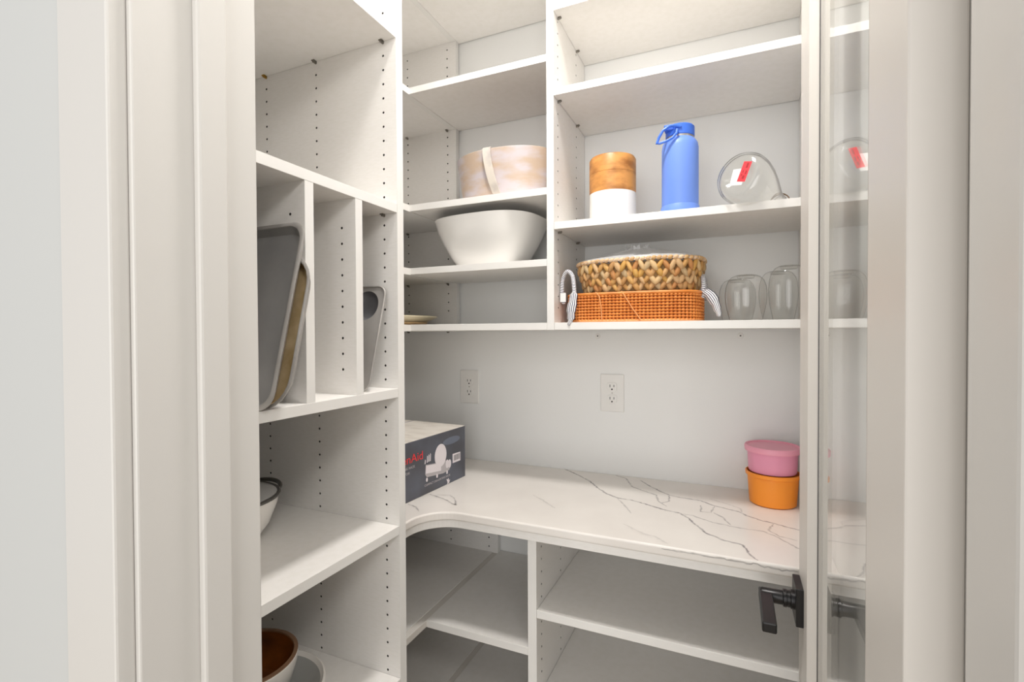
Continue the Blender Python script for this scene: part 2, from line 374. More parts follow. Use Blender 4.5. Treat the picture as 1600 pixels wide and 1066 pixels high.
# tall unit on the left
T = empty('tall_shelving_unit', (0, 0, 0), label='tall white shelving unit at the left with pan dividers behind the door jamb', cat='shelving')
TX0, TX1, TY0, TY1 = XL + .002, -.6737, .474, .898
TC = [-1.0707, -.9056, -.7087]
holed_panel('side_panel', 'xz', TY1, .9202, TX0, TX1, .002, H + 1.064, TC, H + .5858, T, vmin=.12, vmax=H + 1.0)
box('side_panel', (TX0, TX1, .4535, TY0, .002, H + 1.064), 'panel', T)
tz = [1.045, .6485, .2671, -.1387, -.4435, -.785, -1.27]
for i, z in enumerate(tz):
    s_ = box('shelf', (TX0, TX1, TY0 + .0005, TY1 - .0005, H + z, H + z + TH), 'panel', T)
    if i in (1, 2, 3, 4, 5):
        pins(s_, [(x, TY1, H + z - .0035) for x in TC], (0, -1, 0), mats=['brass', 'pin', 'pin'] if i == 1 else ['pin'] * 3)
box('toe_kick', (TX0, TX1 - .05, TY0 + .0005, TY1 - .0005, .002, .1), 'panel', T)
for (a, b) in ((.6402, .6596), (.766, .7855)):
    holed_panel('divider', 'xz', a, b, TX0, TX1 - .0004, H - .1387 + TH, H + .2671, [-.7087, -.9056], H + .5858, T)
    # (the two dividers stand between the shelves of the pan slot)

# corner wall unit
C = empty('corner_wall_shelf', (0, 0, 0), label='white L-shaped corner wall shelf unit holding the large bowls', cat='shelving')
CF = [-1.1108, -.9388]
holed_panel('back_support_panel', 'xz', 1.5491, 1.5684, TX0, -.9037, H + .0105, H + 1.064, CF, H + .9887, C, vmin=H + .06)
for i, z in enumerate((1.0447, .733, .3763, .1833, .0105)):
    a, b = H + z, H + z + TH
    box('shelf_board', (TX0, -.9235, .9207, 1.549, a, b), 'panel', C)
    s_ = box('shelf_board', (-.9037, -.4597, 1.268, YB - .003, a, b), 'panel', C)
    # strip that joins the two boards of the corner shelf
    box('joint_strip', (-.9234, -.9038, .9207, 1.549, a - .0015, b - .0004), 'panel', C)
    if z < 1 : pins(s_, [(x, 1.5491, a - .0035) for x in CF] , (0, -1, 0))
# right wall unit, with the upright between the two
R_ = empty('wall_shelf_unit', (0, 0, 0), label='white straight wall shelf unit above the counter holding flask and baskets', cat='shelving')
holed_panel('upright_panel', 'yz', -.439, -.4592, 1.268, YB - .003, H + .0105, H + 1.064, [1.303, 1.4785], H + .7891, R_, vmin=H + .05)
box('side_panel', (.1655, .1848, 1.268, YB - .003, H + .0105, H + 1.064), 'panel', R_)
for i, z in enumerate((1.0447, .8634, .6375, .2806, .0105)):
    s_ = box('shelf', (-.4385, .165, 1.268, YB - .003, H + z, H + z + TH), 'panel', R_)
    if 0 < i < 4: pins(s_, [(-.439, y, H + z - .0035) for y in (1.303, 1.4785)], (1, 0, 0))
for x in (-.3973, .0206):
    cp = MB(); cp.lathe([(0, 0), (.0085, 0), (.0075, .002), (0, .0022)], 20, (x, YB, H - .008), rot=Matrix.Rotation(pi / 2, 3, 'X'), mi=0)
    cp.lathe([(0, .0023), (.0022, .0023), (.0018, .0035), (0, .0036)], 12, (x, YB, H - .008), rot=Matrix.Rotation(pi / 2, 3, 'X'), mi=1)
    o = cp.build('screw_cap', ['plastic', 'hole'], R_)
# corner base unit
CB = empty('corner_base_shelf', (0, 0, 0), label='white L-shaped corner base shelf unit below the rounded counter', cat='shelving')
holed_panel('back_support_panel', 'xz', 1.5491, 1.5684, TX0, -.7458, .002, H - .4925, [-1.09, -.9343, -.7803], H - .7136, CB, vmax=H - .52)
for z in (-.7824, -1.04, -1.27):
    a, b = H + z, H + z + TH
    box('shelf_board', (TX0, -.7655, .9207, 1.549, a, b), 'panel', CB)
    box('shelf_board', (-.7458, -.4535, 1.1078, YB - .003, a, b), 'panel', CB)
    box('joint_strip', (-.7654, -.7459, .9207, 1.549, a + .0004, b - .0015), 'joint', CB)
# right base unit
B = empty('base_shelf_unit', (0, 0, 0), label='white straight base shelf unit under the counter beside the door', cat='shelving')
holed_panel('upright_panel', 'yz', -.4309, -.4531, 1.1078, YB - .003, .002, H - .4925, [1.1429, 1.292, 1.46], H - .5565, B, vmax=H - .52)
box('side_panel', (.1655, .1848, 1.1078, YB - .003, .002, H - .4925), 'panel', B)
for z in (-.6855, -.904, -1.27):
    s_ = box('shelf', (-.4304, .165, 1.1078, YB - .003, H + z, H + z + TH), 'panel', B)
    if z > -1: pins(s_, [(-.4309, y, H + z - .0035) for y in (1.1429, 1.292)], (1, 0, 0))
box('toe_kick', (-.4304, .165, 1.16, 1.178, .002, .1), 'panel', B)

# countertop: stone slab with a rounded inner corner on a white build-up
CT = empty('countertop', (0, 0, H - .472), label='L-shaped white stone countertop with grey veins and rounded inner corner', cat='countertop')
def ctop_poly(ins, r=.088):
    xf, yf = -.7125 - ins, 1.0823 + ins; cx, cy = xf + r + ins, yf - r - ins
    rr = r + ins
    arc = [(cx - rr * cos(a), cy + rr * sin(a)) for a in [i * pi / 2 / 14 for i in range(15)]]
    return [(TX0, .9207), (xf, .9207)] + arc + [(XR - .003, yf), (XR - .003, YB - .001), (TX0, YB - .001)]
MB().prism(ctop_poly(.007), -.0198, 0).build('build_up_panel', 'panel', CT, .0006)
sl = MB().prism(ctop_poly(0), 0, .022).build('stone_slab', 'marble', CT); bv = sl.modifiers.new('bevel', 'BEVEL'); bv.width = .0045; bv.segments = 4; bv.limit_method = 'ANGLE'; bv.angle_limit = radians(50)
VEINS = [
  (1.0, [(-0.510,1.573),(-0.458,1.530),(-0.403,1.478),(-0.353,1.410),(-0.321,1.374),(-0.286,1.350),(-0.247,1.348),(-0.206,1.330),(-0.161,1.308),(-0.119,1.297),(-0.095,1.267),(-0.082,1.238),(-0.052,1.189),(-0.015,1.163),(0.020,1.155),(0.034,1.107),(0.047,1.088)]),
  (.8, [(-0.339,1.566),(-0.302,1.545),(-0.269,1.468),(-0.222,1.435),(-0.194,1.418),(-0.181,1.367),(-0.156,1.335)]),
  (.9, [(-0.257,1.540),(-0.226,1.498),(-0.177,1.445),(-0.159,1.429),(-0.120,1.421),(-0.077,1.416),(-0.045,1.391),(-0.015,1.378),(0.018,1.365),(0.032,1.344),(0.068,1.322),(0.093,1.312),(0.136,1.293),(0.18,1.278)]),
  (.8, [(-0.160,1.431),(-0.156,1.378),(-0.172,1.354)]),
  (.6, [(-0.119,1.297),(-0.090,1.292),(-0.046,1.266),(-0.005,1.256),(0.034,1.252),(0.064,1.252),(0.088,1.231),(0.124,1.183),(0.161,1.162)]),
  (.4, [(-0.057,1.440),(-0.026,1.426),(0.019,1.393),(0.023,1.355)]),
  (.7, [(-0.043,1.334),(-0.024,1.312),(-0.003,1.263)]),
  (.7, [(-0.043,1.383),(-0.049,1.332),(-0.072,1.330),(-0.075,1.378)]),
  (.6, [(0.089,1.313),(0.075,1.264),(0.096,1.235),(0.129,1.225)]),
  (.5, [(-0.285,1.345),(-0.261,1.307),(-0.231,1.249)]),
  (.28, [(-0.234,1.171),(-0.184,1.132),(-0.156,1.126),(-0.126,1.098)]),
  (.8, [(-0.777,1.174),(-0.725,1.159),(-0.663,1.125),(-0.690,1.165)]),
  (.5, [(-0.757,1.176),(-0.720,1.192),(-0.684,1.160)]),
  (.7, [(-0.787,1.085),(-0.751,1.073),(-0.728,1.050)]),
  (.3, [(-0.509,1.283),(-0.468,1.253),(-0.418,1.208)]),
  (.45, [(-0.84,1.02),(-0.80,1.09),(-0.787,1.15),(-0.777,1.174)]),
]
def vein_mesh():
    mb = MB(); lay = mb.bm.loops.layers.float_color.new('Col'); rng = random.Random(3)
    def ribbon(pts, st_, P, wid):
        fine = []
        for i in range(len(pts) - 1):
            a, b = Vector(pts[i]), Vector(pts[i+1]); n = max(2, int((b - a).length / .006))
            for k in range(n): fine.append(a.lerp(b, k / n) + Vector((rng.uniform(-1, 1), rng.uniform(-1, 1))) * .0014)
        fine.append(Vector(pts[-1])); N = len(fine); rows = []
        for i, p in enumerate(fine):
            t_ = (fine[min(i+1, N-1)] - fine[max(i-1, 0)]).normalized(); n_ = Vector((-t_.y, t_.x))
            w_ = wid * (.6 + .7 * rng.random()) * (0.45 + .55 * min(1, i / 4, (N - 1 - i) / 4))
            rows.append([mb.bm.verts.new(P(*(p + n_ * w_ * k))) for k in (-2.6, -.5, .5, 2.6)])
        for i in range(N - 1):
            for k in range(3):
                f = mb.bm.faces.new((rows[i][k], rows[i+1][k], rows[i+1][k+1], rows[i][k+1]))
                for lp, vv in zip(f.loops, (k, k, k + 1, k + 1)):
                    c_ = 0 if vv in (0, 3) else st_ * .85; lp[lay] = (c_, c_, c_, 1)
    z = [.02215]
    for s_, pts in VEINS:
        z[0] += .00002; ribbon(pts, s_, lambda x, y: (x, y, z[0]), .0016 * (.5 + .5 * s_) if s_ > .35 else .0017)
    fr = [(-.1363,.016),(-.0926,.0163),(-.0467,.0165),(-.0154,.0155),(.0128,.0145),(.046,.0168),(.0572,.014),(.0892,.0125),(.1151,.0148)]
    ribbon(fr, .7, lambda x, y: (x, 1.0822, y), .0009)
    return mb
o = vein_mesh().build('stone_vein', 'marble', CT, normals=False); o['kind'] = 'stuff'; o['label'] = 'thin grey branching veins in the stone'

# outlets
def outlet(x, label):
    t = empty('wall_outlet', (x, YB, H - .1895), label=label, cat='outlet', group='duplex outlets above the counter')
    MB().box(-.0375, .0375, -.0055, -.0002, -.0595, .0595).build('cover_plate', 'plastic', t, .002)
    for dz in (.0195, -.0195):
        poly = []
        for k in range(24):
            a = 2 * pi * k / 24; poly.append((max(-.0155, min(.0155, .0172 * cos(a))), dz + max(-.0135, min(.0135, .0172 * sin(a)))))
        mb = MB().prism(poly, -.0078, -.005, axis='y')
        rc = mb.build('receptacle', 'plastic', t, .0005)
        s_ = MB(); s_.box(-.0072, -.0052, -.0082, -.0075, dz - .001, dz + .0075); s_.box(.0052, .0072, -.0082, -.0075, dz - .0002, dz + .0068)
        s_.prism([(.0026 * cos(k * pi / 6), dz - .0075 + .0026 * sin(k * pi / 6)) for k in range(12)], -.0082, -.0075, axis='y')
        s_.build('slot', 'slot', rc)
    mb = MB().prism([(.0022 * cos(k * pi / 5), .0022 * sin(k * pi / 5)) for k in range(10)], -.0068, -.005, axis='y'); mb.build('screw', 'steel', t)
outlet(-.8665, 'white duplex wall outlet nearer the carton box')
outlet(-.350, 'white duplex wall outlet in the middle of the wall above the veins')

# ---------------------------------------------------------------- ceiling lamp (above the frame)
t = empty('ceiling_light', (-.33, .80, ZC), label='round flush ceiling lamp in the middle of the pantry ceiling', cat='lamp')
auto_smooth(MB().lathe([(0, -.001), (.15, -.001), (.15, -.03), (.14, -.032), (0, -.032)], 40).build('lamp_base', 'steel', t))
auto_smooth(MB().lathe([(.135, -.032), (.13, -.05), (.09, -.058), (0, -.06)], 40).build('lamp_shade', 'lamp', t))

# ---------------------------------------------------------------- bakeware in the tall unit
def rrect(w, h, r, n=6):
    pts = []
    for cx, cy, a0 in ((w - r, r, -pi/2), (w - r, h - r, 0), (r, h - r, pi/2), (r, r, pi)):
        pts += [(cx + r * cos(a0 + i * pi / 2 / n), cy + r * sin(a0 + i * pi / 2 / n)) for i in range(n + 1)]
    return pts
def pan_mesh(w, h, r, depth, lip, t=.0012, slope=.008):
    """a rimmed tray standing up: local x along the long side, z up, the open side facing -y"""
    mb = MB()
    def ring(ins, y): return [mb.bm.verts.new((x, y, z)) for x, z in [(ins + a * (w - 2*ins) / w, ins + b * (h - 2*ins) / h) for a, b in rrect(w, h, r)]]
    seq = [(0, .001), (-.001, -.0015), (.001, -.003), (lip, -.003), (lip + .0005, -.0015), (lip + slope, depth), ]
    rings = [ring(i_, y_) for i_, y_ in seq]
    outer = [ring(.002, .001), ring(lip + slope * .8, depth + t)]
    n = len(rings[0])
    def strip(A, B, mi=0):
        for i in range(n):
            f = mb.bm.faces.new((A[i], A[(i+1) % n], B[(i+1) % n], B[i])); f.material_index = mi
    for k in range(len(rings) - 1): strip(rings[k], rings[k+1], 1 if k == 4 else 0)
    f = mb.bm.faces.new(rings[-1]); f.material_index = 1
    strip(rings[0], outer[0]); strip(outer[0], outer[1]); mb.bm.faces.new(outer[1][::-1])
    return mb
def stand(o, x1, y0, z0, lean, w):
    o.location = (x1 - w, y0, z0); o.rotation_euler = (-lean, 0, 0)
zs = H - .1387 + TH
o = pan_mesh(.45, .316, .030, .012, .006).build('sheet_pan', ['alu', 'alu_in'])
auto_smooth(o, 40); stand(o, -.649, .5470, zs + .001, .235, .45)
tag(o, 'large grey rimmed sheet pan leaning in the left pan slot', 'baking pan')
o = pan_mesh(.40, .258, .05, .010, .003, slope=.006).build('griddle_pan', ['alu', 'tan'])
auto_smooth(o, 40); stand(o, -.638, .5650, zs + .001, .235, .40)
tag(o, 'small tan-brown pan leaning behind the grey sheet pan', 'baking pan')
t = empty('grey_tray', (0, 0, 0), label='flat grey tray with dark round recess leaning in the pan slot nearest the corner', cat='baking pan')
w_, h_ = .35, .232
stand(t, -.690, .818, zs + .001, .27, w_)
pl = rrect(w_, h_, .022); mb = MB()
ca, cb_ = .0745, .036                                     # cup pitch, cup radius
x_a, x_b = w_ - .010 - 4 * ca, w_ - .010; z_a, z_b = h_ - .006 - ca, h_ - .006
cl = lambda v, lo, hi: max(lo, min(hi, v))
for i in range(len(pl)):                                   # rim of the sheet around the field of cups
    p, q_ = pl[i], pl[(i + 1) % len(pl)]
    mb.face([(p[0], 0, p[1]), (q_[0], 0, q_[1]), (cl(q_[0], x_a, x_b), 0, cl(q_[1], z_a, z_b)), (cl(p[0], x_a, x_b), 0, cl(p[1], z_a, z_b))]) if len({(round(cl(q_[0], x_a, x_b), 5), round(cl(q_[1], z_a, z_b), 5)), (round(cl(p[0], x_a, x_b), 5), round(cl(p[1], z_a, z_b), 5))}) == 2 else mb.face([(p[0], 0, p[1]), (q_[0], 0, q_[1]), (cl(p[0], x_a, x_b), 0, cl(p[1], z_a, z_b))])
cups = []
for i in range(4):
    for j in range(1):
        cx, cz = x_b - (i + .5) * ca, z_b - (j + .5) * ca; cups.append((cx, cz)); hc = ca / 2
        for k in range(32):
            an = [2 * pi * (k + e_) / 32 for e_ in (0, 1)]
            o_ = [(cx + hc * cos(t_) / max(abs(cos(t_)), abs(sin(t_))), 0, cz + hc * sin(t_) / max(abs(cos(t_)), abs(sin(t_)))) for t_ in an]
            n_ = [(cx + cb_ * .93 * cos(t_), 0, cz + cb_ * .93 * sin(t_)) for t_ in an]
            mb.face([o_[0], o_[1], n_[1], n_[0]])
mb.tube([(a, -.0005, b) for a, b in pl], .0022, 8, closed=True)
auto_smooth(mb.build('tray', 'alu', t, doubles=1e-5), 40)
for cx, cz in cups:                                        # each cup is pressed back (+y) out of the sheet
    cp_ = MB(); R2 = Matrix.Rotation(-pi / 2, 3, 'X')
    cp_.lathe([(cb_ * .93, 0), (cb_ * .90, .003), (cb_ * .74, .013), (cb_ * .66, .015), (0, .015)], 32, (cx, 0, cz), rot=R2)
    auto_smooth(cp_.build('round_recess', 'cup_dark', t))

# pot with glass lid on the shelf below the pans
t = empty('lidded_pot', (-.937, .665, H - .4435 + TH), label='white pot with grey rim and glass lid on the shelf below the pans', cat='pot')
auto_smooth(MB().lathe([(0, 0), (.052, 0), (.064, .006), (.09, .040), (.105, .080), (.108, .098), (.104, .098), (.101, .080), (.086, .043), (.06, .012), (0, .008)], 56).build('body', 'enamel', t))
auto_smooth(MB().lathe([(.104, .095), (.1105, .096), (.1115, .0998), (.109, .102), (.105, .1012), (.104, .095)], 56).build('rim', 'grey_rim', t))
auto_smooth(MB().lathe([(.104, .101), (.08, .108), (.04, .113), (0, .115), ], 40).build('glass_lid', 'lidglass', t))
auto_smooth(MB().lathe([(0, .113), (.008, .115), (.006, .123), (.012, .128), (.014, .136), (0, .139)], 24).build('knob', 'grey_rim', t))
auto_smooth(MB().lathe([(0, 0), (.0032, 0), (.0028, .003), (0, .0034)], 12, (.073, .012, .1095)).build('steam_vent', 'slot', t))
hp = [(.045 * cos(a) , .100 + .024 * sin(a), .094 + .008 * sin(a)) for a in [i * pi / 12 for i in range(13)]]
auto_smooth(MB().tube(hp, .0045, 8).build('side_handle', 'grey_rim', t))
auto_smooth(MB().tube([(x, -y, z) for x, y, z in hp], .0045, 8).build('side_handle', 'grey_rim', t))

# wooden bowl in a shallow dish on the lowest visible shelf
zb = H - .785 + TH
t = empty('serving_dish', (-.878, .705, zb), label='wide shallow white dish with grey inside under the brown bowl', cat='dish')
auto_smooth(MB().lathe([(0, 0), (.075, 0), (.085, .006), (.118, .036), (.125, .047), (.121, .049), (.1145, .041), (.08, .012), (0, .008)], 64, mis=[0, 0, 0, 0, 0, 0, 1, 1]).build('body', ['enamel', 'grey_dish'], t))
t = empty('wooden_bowl', (-.913, .697, zb + .0085), label='deep bowl with brown wood inside and white outside sitting in the shallow dish', cat='bowl')
auto_smooth(MB().lathe([(0, 0), (.05, 0), (.06, .003), (.088, .035), (.1, .075), (.1015, .092), (.100, .0945)], 64).build('outer_shell', 'enamel', t))
auto_smooth(MB().lathe([(.1005, .0925), (.1015, .0965), (.094, .0975), (.0925, .094)], 64).build('rim', 'rim_wood', t))
auto_smooth(MB().lathe([(.093, .0955), (.086, .06), (.07, .026), (.04, .012), (0, .009)], 64).build('inner_shell', 'dark_wood', t))

# ---------------------------------------------------------------- corner wall shelves
t = empty('wooden_serving_bowl', (-.637, 1.424, H + .3763 + TH), label='oval whitewashed blush wood bowl with strap handle on the shelf above the white bowl', cat='bowl')
auto_smooth(MB().lathe([(0, 0), (.8, 0), (.86, .004), (.92, .06), (.965, .115), (.985, .132), (.99, .138), (.96, .141), (.94, .135), (.9, .1), (.84, .02), (0, .012)], 72, sx=.168, sy=.137, n=2.3).build('body', 'blush', t))
for s_ in (-1, 1):
    pth = [(-.012, s_ * (.12 + dy), z) for dy, z in ((.002, .14), (.012, .145), (.021, .14), (.0235, .125), (.0225, .10), (.019, .07), (.013, .04), (.004, .016), (-.01, .005))]
    mb = MB()
    for k in range(len(pth) - 1):
        (xa, ya, za), (xb, yb, zb_) = pth[k], pth[k+1]; tt = .005 * s_; ga, gb = [.026 * (1 - min(1, q_ / .14)) ** 1.5 for q_ in (za, zb_)]
        for w0_, w1_ in ((-.012, .012),):
            v = [(-.012 + ga + w0_, ya, za), (-.012 + ga + w1_, ya, za), (-.012 + gb + w1_, yb, zb_), (-.012 + gb + w0_, yb, zb_)]
            v2 = [(x, y - tt, z) for x, y, z in v]
            mb.face(v); mb.face(v2)
            for i in range(4):
                if i in (1, 3): mb.face([v[i], v[(i+1) % 4], v2[(i+1) % 4], v2[i]])
    ob = mb.build('strap_handle', 'blush_strap', t, doubles=1e-5); auto_smooth(ob, 40)
t = empty('white_serving_bowl', (-.697, 1.414, H + .1833 + TH), rz=radians(-4), label='large glossy white squared bowl with flared sides in the corner wall shelf', cat='bowl')
prof = [(0, 0), (.56, 0), (.58, .003), (.70, .035), (.83, .075), (.93, .112), (.99, .145), (1.0, .1485), (.985, .1495), (.965, .146), (.90, .112), (.80, .077), (.67, .038), (.54, .009), (0, .006)]
auto_smooth(MB().lathe(prof, 96, sx=.173, sy=.142, n=2.9).build('body', 'ceramic', t), 60)
t = empty('small_plate', (-1.035, 1.385, H + .0105 + TH), label='cream plate on a pale wood base at the left of the lowest wall shelf', cat='plate')
auto_smooth(MB().lathe([(0, 0), (.085, 0), (.095, .006), (.095, .010), (0, .010)], 48).build('wood_base', 'wood_base', t))
auto_smooth(MB().lathe([(0, .0105), (.09, .0105), (.128, .026), (.130, .0295), (.127, .031), (.09, .018), (0, .015)], 56).build('dish', 'cream', t))

# ---------------------------------------------------------------- right wall shelves
zr = H + .2806 + TH
t = empty('canister', (-.3105, 1.402, zr), label='round canister with acacia wood top and white lower half beside the blue flask', cat='canister')
auto_smooth(MB().lathe([(0, 0), (.0625, 0), (.0645, .003), (.0645, .090), (0, .090)], 56).build('white_base', 'ceramic', t))
auto_smooth(MB().lathe([(0, .0902), (.0645, .0902), (.0645, .142), (.0637, .1428), (.0645, .1436), (.0645, .184), (.061, .190), (.05, .1905), (.048, .188), (0, .188)], 56).build('wood_lid', 'acacia', t))
t = empty('water_flask', (-.1255, 1.36, zr), rz=radians(0), label='tall blue insulated flask with loop lid between canister and clear bottle', cat='flask')
auto_smooth(MB().lathe([(0, .001), (.044, .001), (.0455, .004), (.0455, .176), (.0435, .188), (.0365, .198), (.0345, .2), (0, .2)], 56).build('body', 'blue', t))
auto_smooth(MB().lathe([(.0, 0), (.0455, 0), (.0475, .002), (.0475, .026), (.0462, .028), (.0456, .028)], 56).build('silicone_boot', 'blue', t))
auto_smooth(MB().lathe([(.0345, .1995), (.0345, .2045), (0, .2045)], 48).build('neck_ring', 'steel', t))
ld = auto_smooth(MB().lathe([(0, .2046), (.0345, .2046), (.0358, .206), (.0358, .229), (.033, .2325), (0, .2325)], 56).build('lid', 'blue_lid', t))
lp = MB().tube([(.006, -.0365, .2205), (-.010, -.041, .2240), (-.022, -.046, .2225), (-.037, -.048, .213), (-.047, -.049, .196), (-.0515, -.050, .1815), (-.045, -.050, .1815), (-.027, -.0495, .1855), (-.013, -.048, .192), (-.004, -.045, .203), (-.003, -.041, .214)], .0035, 8, closed=False)
auto_smooth(lp.build('carry_loop', 'blue_lid', ld))
mb = MB().box(-.036, -.012, -.036, -.012, .217, .2315).box(-.008, .008, -.01, .01, .232, .2365); mb.build('spout_cover', 'blue_lid', ld, .003)

# clear bottle lying on its side
ax = (Vector((.112, 1.42, -.041)) - Vector((.010, 1.235, 0))).normalized()
t = empty('glass_bottle', (.011, 1.242, H + .3590), label='clear glass bottle lying on its side with a red sticker on its base', cat='bottle')
Q = ax.to_track_quat('Z', 'Y').to_matrix()
pr_ = [(.012, .004), (.030, .003), (.034, .0), (.041, 0), (.053, .004), (.0585, .016), (.0595, .035), (.056, .06), (.047, .095), (.036, .13), (.027, .16), (.0225, .185), (.0225, .205), (.025, .207)]
inn = [(r_ - .0028 if r_ > .02 else r_, z_ + .0035) for r_, z_ in pr_[:-1]][::-1]
auto_smooth(MB().lathe([(0, .006)] + pr_ + inn + [(0, .0095)], 64, rot=Q).build('glass_body', 'glass', t), 60)
auto_smooth(MB().tube([Q @ Vector((.0265 * cos(a), .0265 * sin(a), .198)) for a in [i * 2 * pi / 24 for i in range(24)]], .0016, 6, closed=True).tube([Q @ Vector((.0265 * cos(a), .0265 * sin(a), .194 + .004 * sin(3 * a))) for a in [i * 2 * pi / 24 for i in range(24)]], .0013, 6, closed=True).build('twine', 'twine', t))
# base stickers, in the plane of the base
vx = rt.copy(); vx = (vx - ax * vx.dot(ax)).normalized(); vy = ax.cross(vx) * -1
if vy.z < 0: vy = -vy
def sticker(name, m_, cx, cy, w, h, ang, off, parent):
    c_, s_ = cos(ang), sin(ang); mb = MB(); vs = []
    for a, b in ((-w/2, -h/2), (w/2, -h/2), (w/2, h/2), (-w/2, h/2)):
        p = vx * (cx + a * c_ - b * s_) + vy * (cy + a * s_ + b * c_) - ax * off; vs.append(p)
    lo = [v - ax * .0004 for v in vs]
    mb.face(vs); mb.face(lo)
    for i in range(4): mb.face([vs[i], vs[(i+1) % 4], lo[(i+1) % 4], lo[i]])
    return mb.build(name, m_, parent)
sticker('white_sticker', 'label_white', -.002, -.006, .030, .038, -.40, .0008, t)
rs_ = sticker('red_sticker', 'label_red', .015, -.001,   .0195, .046, -.52, .0014, t)
mb = MB()
for k, (a, b, w, h) in enumerate(((.002, .014, .005, .012), (.0045, -.002, .004, .009), (-.003, 0, .003, .006), (.002, -.013, .006, .008), (-.004, -.008, .003, .005))):
    c_, s_ = cos(-.52), sin(-.52)
    vs = []
    for p, q_ in ((-w/2, -h/2), (w/2, -h/2), (w/2, h/2), (-w/2, h/2)):
        aa, bb = a + p, b + q_; vs.append(vx * (.015 + aa * c_ - bb * s_) + vy * (-.001 + aa * s_ + bb * c_) - ax * .00195)
    mb.face(vs)
mb.build('sticker_print', 'label_print', rs_, normals=False)

# stemless glasses, upside down
def glass(name_loc, r, h, label):
    t = empty('drinking_glass', name_loc, label=label, cat='glass', group='upturned stemless glasses on the lowest wall shelf')
    p = [(.76, 0), (.84, .12), (.93, .28), (.99, .45), (1, .58), (.96, .74), (.86, .87), (.70, .955), (.52, .99), (.42, 1.0)]
    out = [(a * r, b * h) for a, b in p]
    auto_smooth(MB().lathe(out + [(0, h - .001)], 56).build('bowl', 'glass', t), 60)
    auto_smooth(MB().lathe([(.42 * r, h * .985), (.38 * r, h - .008), (0, h - .009)], 40).build('thick_base', 'glass', t))
    auto_smooth(MB().tube([(.76 * r * cos(i * pi / 24), .76 * r * sin(i * pi / 24), .001) for i in range(48)], .0011, 6, closed=True).build('lip', 'glass', t))
zg = H + .0105 + TH + .0005
glass((.0288, 1.325, zg), .0468, .109, 'upturned clear stemless glass nearest the baskets, in front')
glass((.011, 1.455, zg), .0455, .112, 'upturned clear glass behind the one nearest the baskets')
glass((.1205, 1.330, zg), .0435, .127, 'tallest upturned clear glass beside the door edge')
glass((.1065, 1.438, zg), .0455, .127, 'upturned clear glass at the back behind the tallest glass')

# rattan tray and seagrass basket
def sup(a, rx, ry, n):
    ca, sa = cos(a), sin(a); k = (abs(ca) ** n + abs(sa) ** n) ** (-1 / n); return Vector((rx * k * ca, ry * k * sa, 0))
def perimeter(rx, ry, n, count):
    """points evenly spaced along a superellipse, with outward normals"""
    raw = [sup(2 * pi * i / 1440, rx, ry, n) for i in range(1440)]; L = [0]
    for i in range(1440): L.append(L[-1] + (raw[(i+1) % 1440] - raw[i]).length)
    out = []; j = 0
    for k in range(count):
        d = L[-1] * k / count
        while L[j+1] < d: j += 1
        p = raw[j].lerp(raw[(j+1) % 1440], (d - L[j]) / (L[j+1] - L[j])); tt = (raw[(j+1) % 1440] - raw[j]).normalized()
        out.append((p, Vector((tt.y, -tt.x, 0)), tt))
    return out
RT = empty('rattan_tray', (-.2475, 1.402, H + .0105 + TH), label='orange woven rattan tray with striped ribbon handles under the seagrass basket', cat='tray')
rx, ry, hh = .1755, .118, .076
mb = MB(); mb.lathe([(0, 0), (.97, 0), (.97, hh - .004), (.94, hh - .004), (.94, .006), (0, .006)], 96, sx=rx, sy=ry, n=4); auto_smooth(mb.build('core', 'rattan_dark', RT))
NS = 216; per = perimeter(rx, ry, 4, NS * 2); mb = MB()
for row in range(9):
    z = .0055 + row * .0077; pts = []
    for i, (p, n_, tt) in enumerate(per):
        pts.append(p - n_ * .0015 + n_ * (.0012 if i % 4 in (1, 2) else -.0010) + Vector((0, 0, z)))
    mb.tube(pts, .0033, 6, closed=True, rs=[.0041 if i % 4 in (1, 2) else .0024 for i in range(len(pts))])
o = mb.build('woven_wall', 'rattan', RT, smooth=True); o['kind'] = 'stuff'
per2 = perimeter(rx, ry, 4, 90)
auto_smooth(MB().tube([p + Vector((0, 0, hh - .002)) for p, n_, tt in per2], .0042, 8, closed=True).build('top_rim', 'rattan', RT))
auto_smooth(MB().tube([p + Vector((0, 0, .003)) for p, n_, tt in per2], .0035, 8, closed=True).build('bottom_rim', 'rattan_strand', RT))
for pts in ([(-.082, -.119, .079), (-.071, -.1235, .068), (-.066, -.1242, .04), (-.064, -.1242, .006)], [(-.014, -.119, .079), (-.006, -.1235, .068), (.016, -.1245, .032), (.036, -.1245, .004)]):
    auto_smooth(MB().tube(pts, .0014, 6).build('loose_strand', 'rattan_strand', RT))
def ribbon_tail(pts, wid, parent, out):
    """leaf-shaped ribbon end with stripes along it"""
    mb = MB(); lay = mb.bm.loops.layers.float_color.new('Col'); N = len(pts); rows = []
    for i, p in enumerate(pts):
        p = Vector(p); w = wid[i]; d = Vector(out)
        rows.append([mb.bm.verts.new(p + d * w * k / 2 + Vector((0, -.0012 * (4 - k * k), 0))) for k in (-2, -1, 0, 1, 2)])
    for i in range(N - 1):
        for k in range(4):
            f = mb.bm.faces.new((rows[i][k], rows[i][k+1], rows[i+1][k+1], rows[i+1][k]))
            for lp_, kk in zip(f.loops, (k, k+1, k+1, k)): lp_[lay] = (kk / 4, 0, 0, 1)
    o = mb.build('ribbon_tail', 'stripe_tail', parent, smooth=True, normals=False); m_ = o.modifiers.new('thick', 'SOLIDIFY'); m_.thickness = .0012
    return o
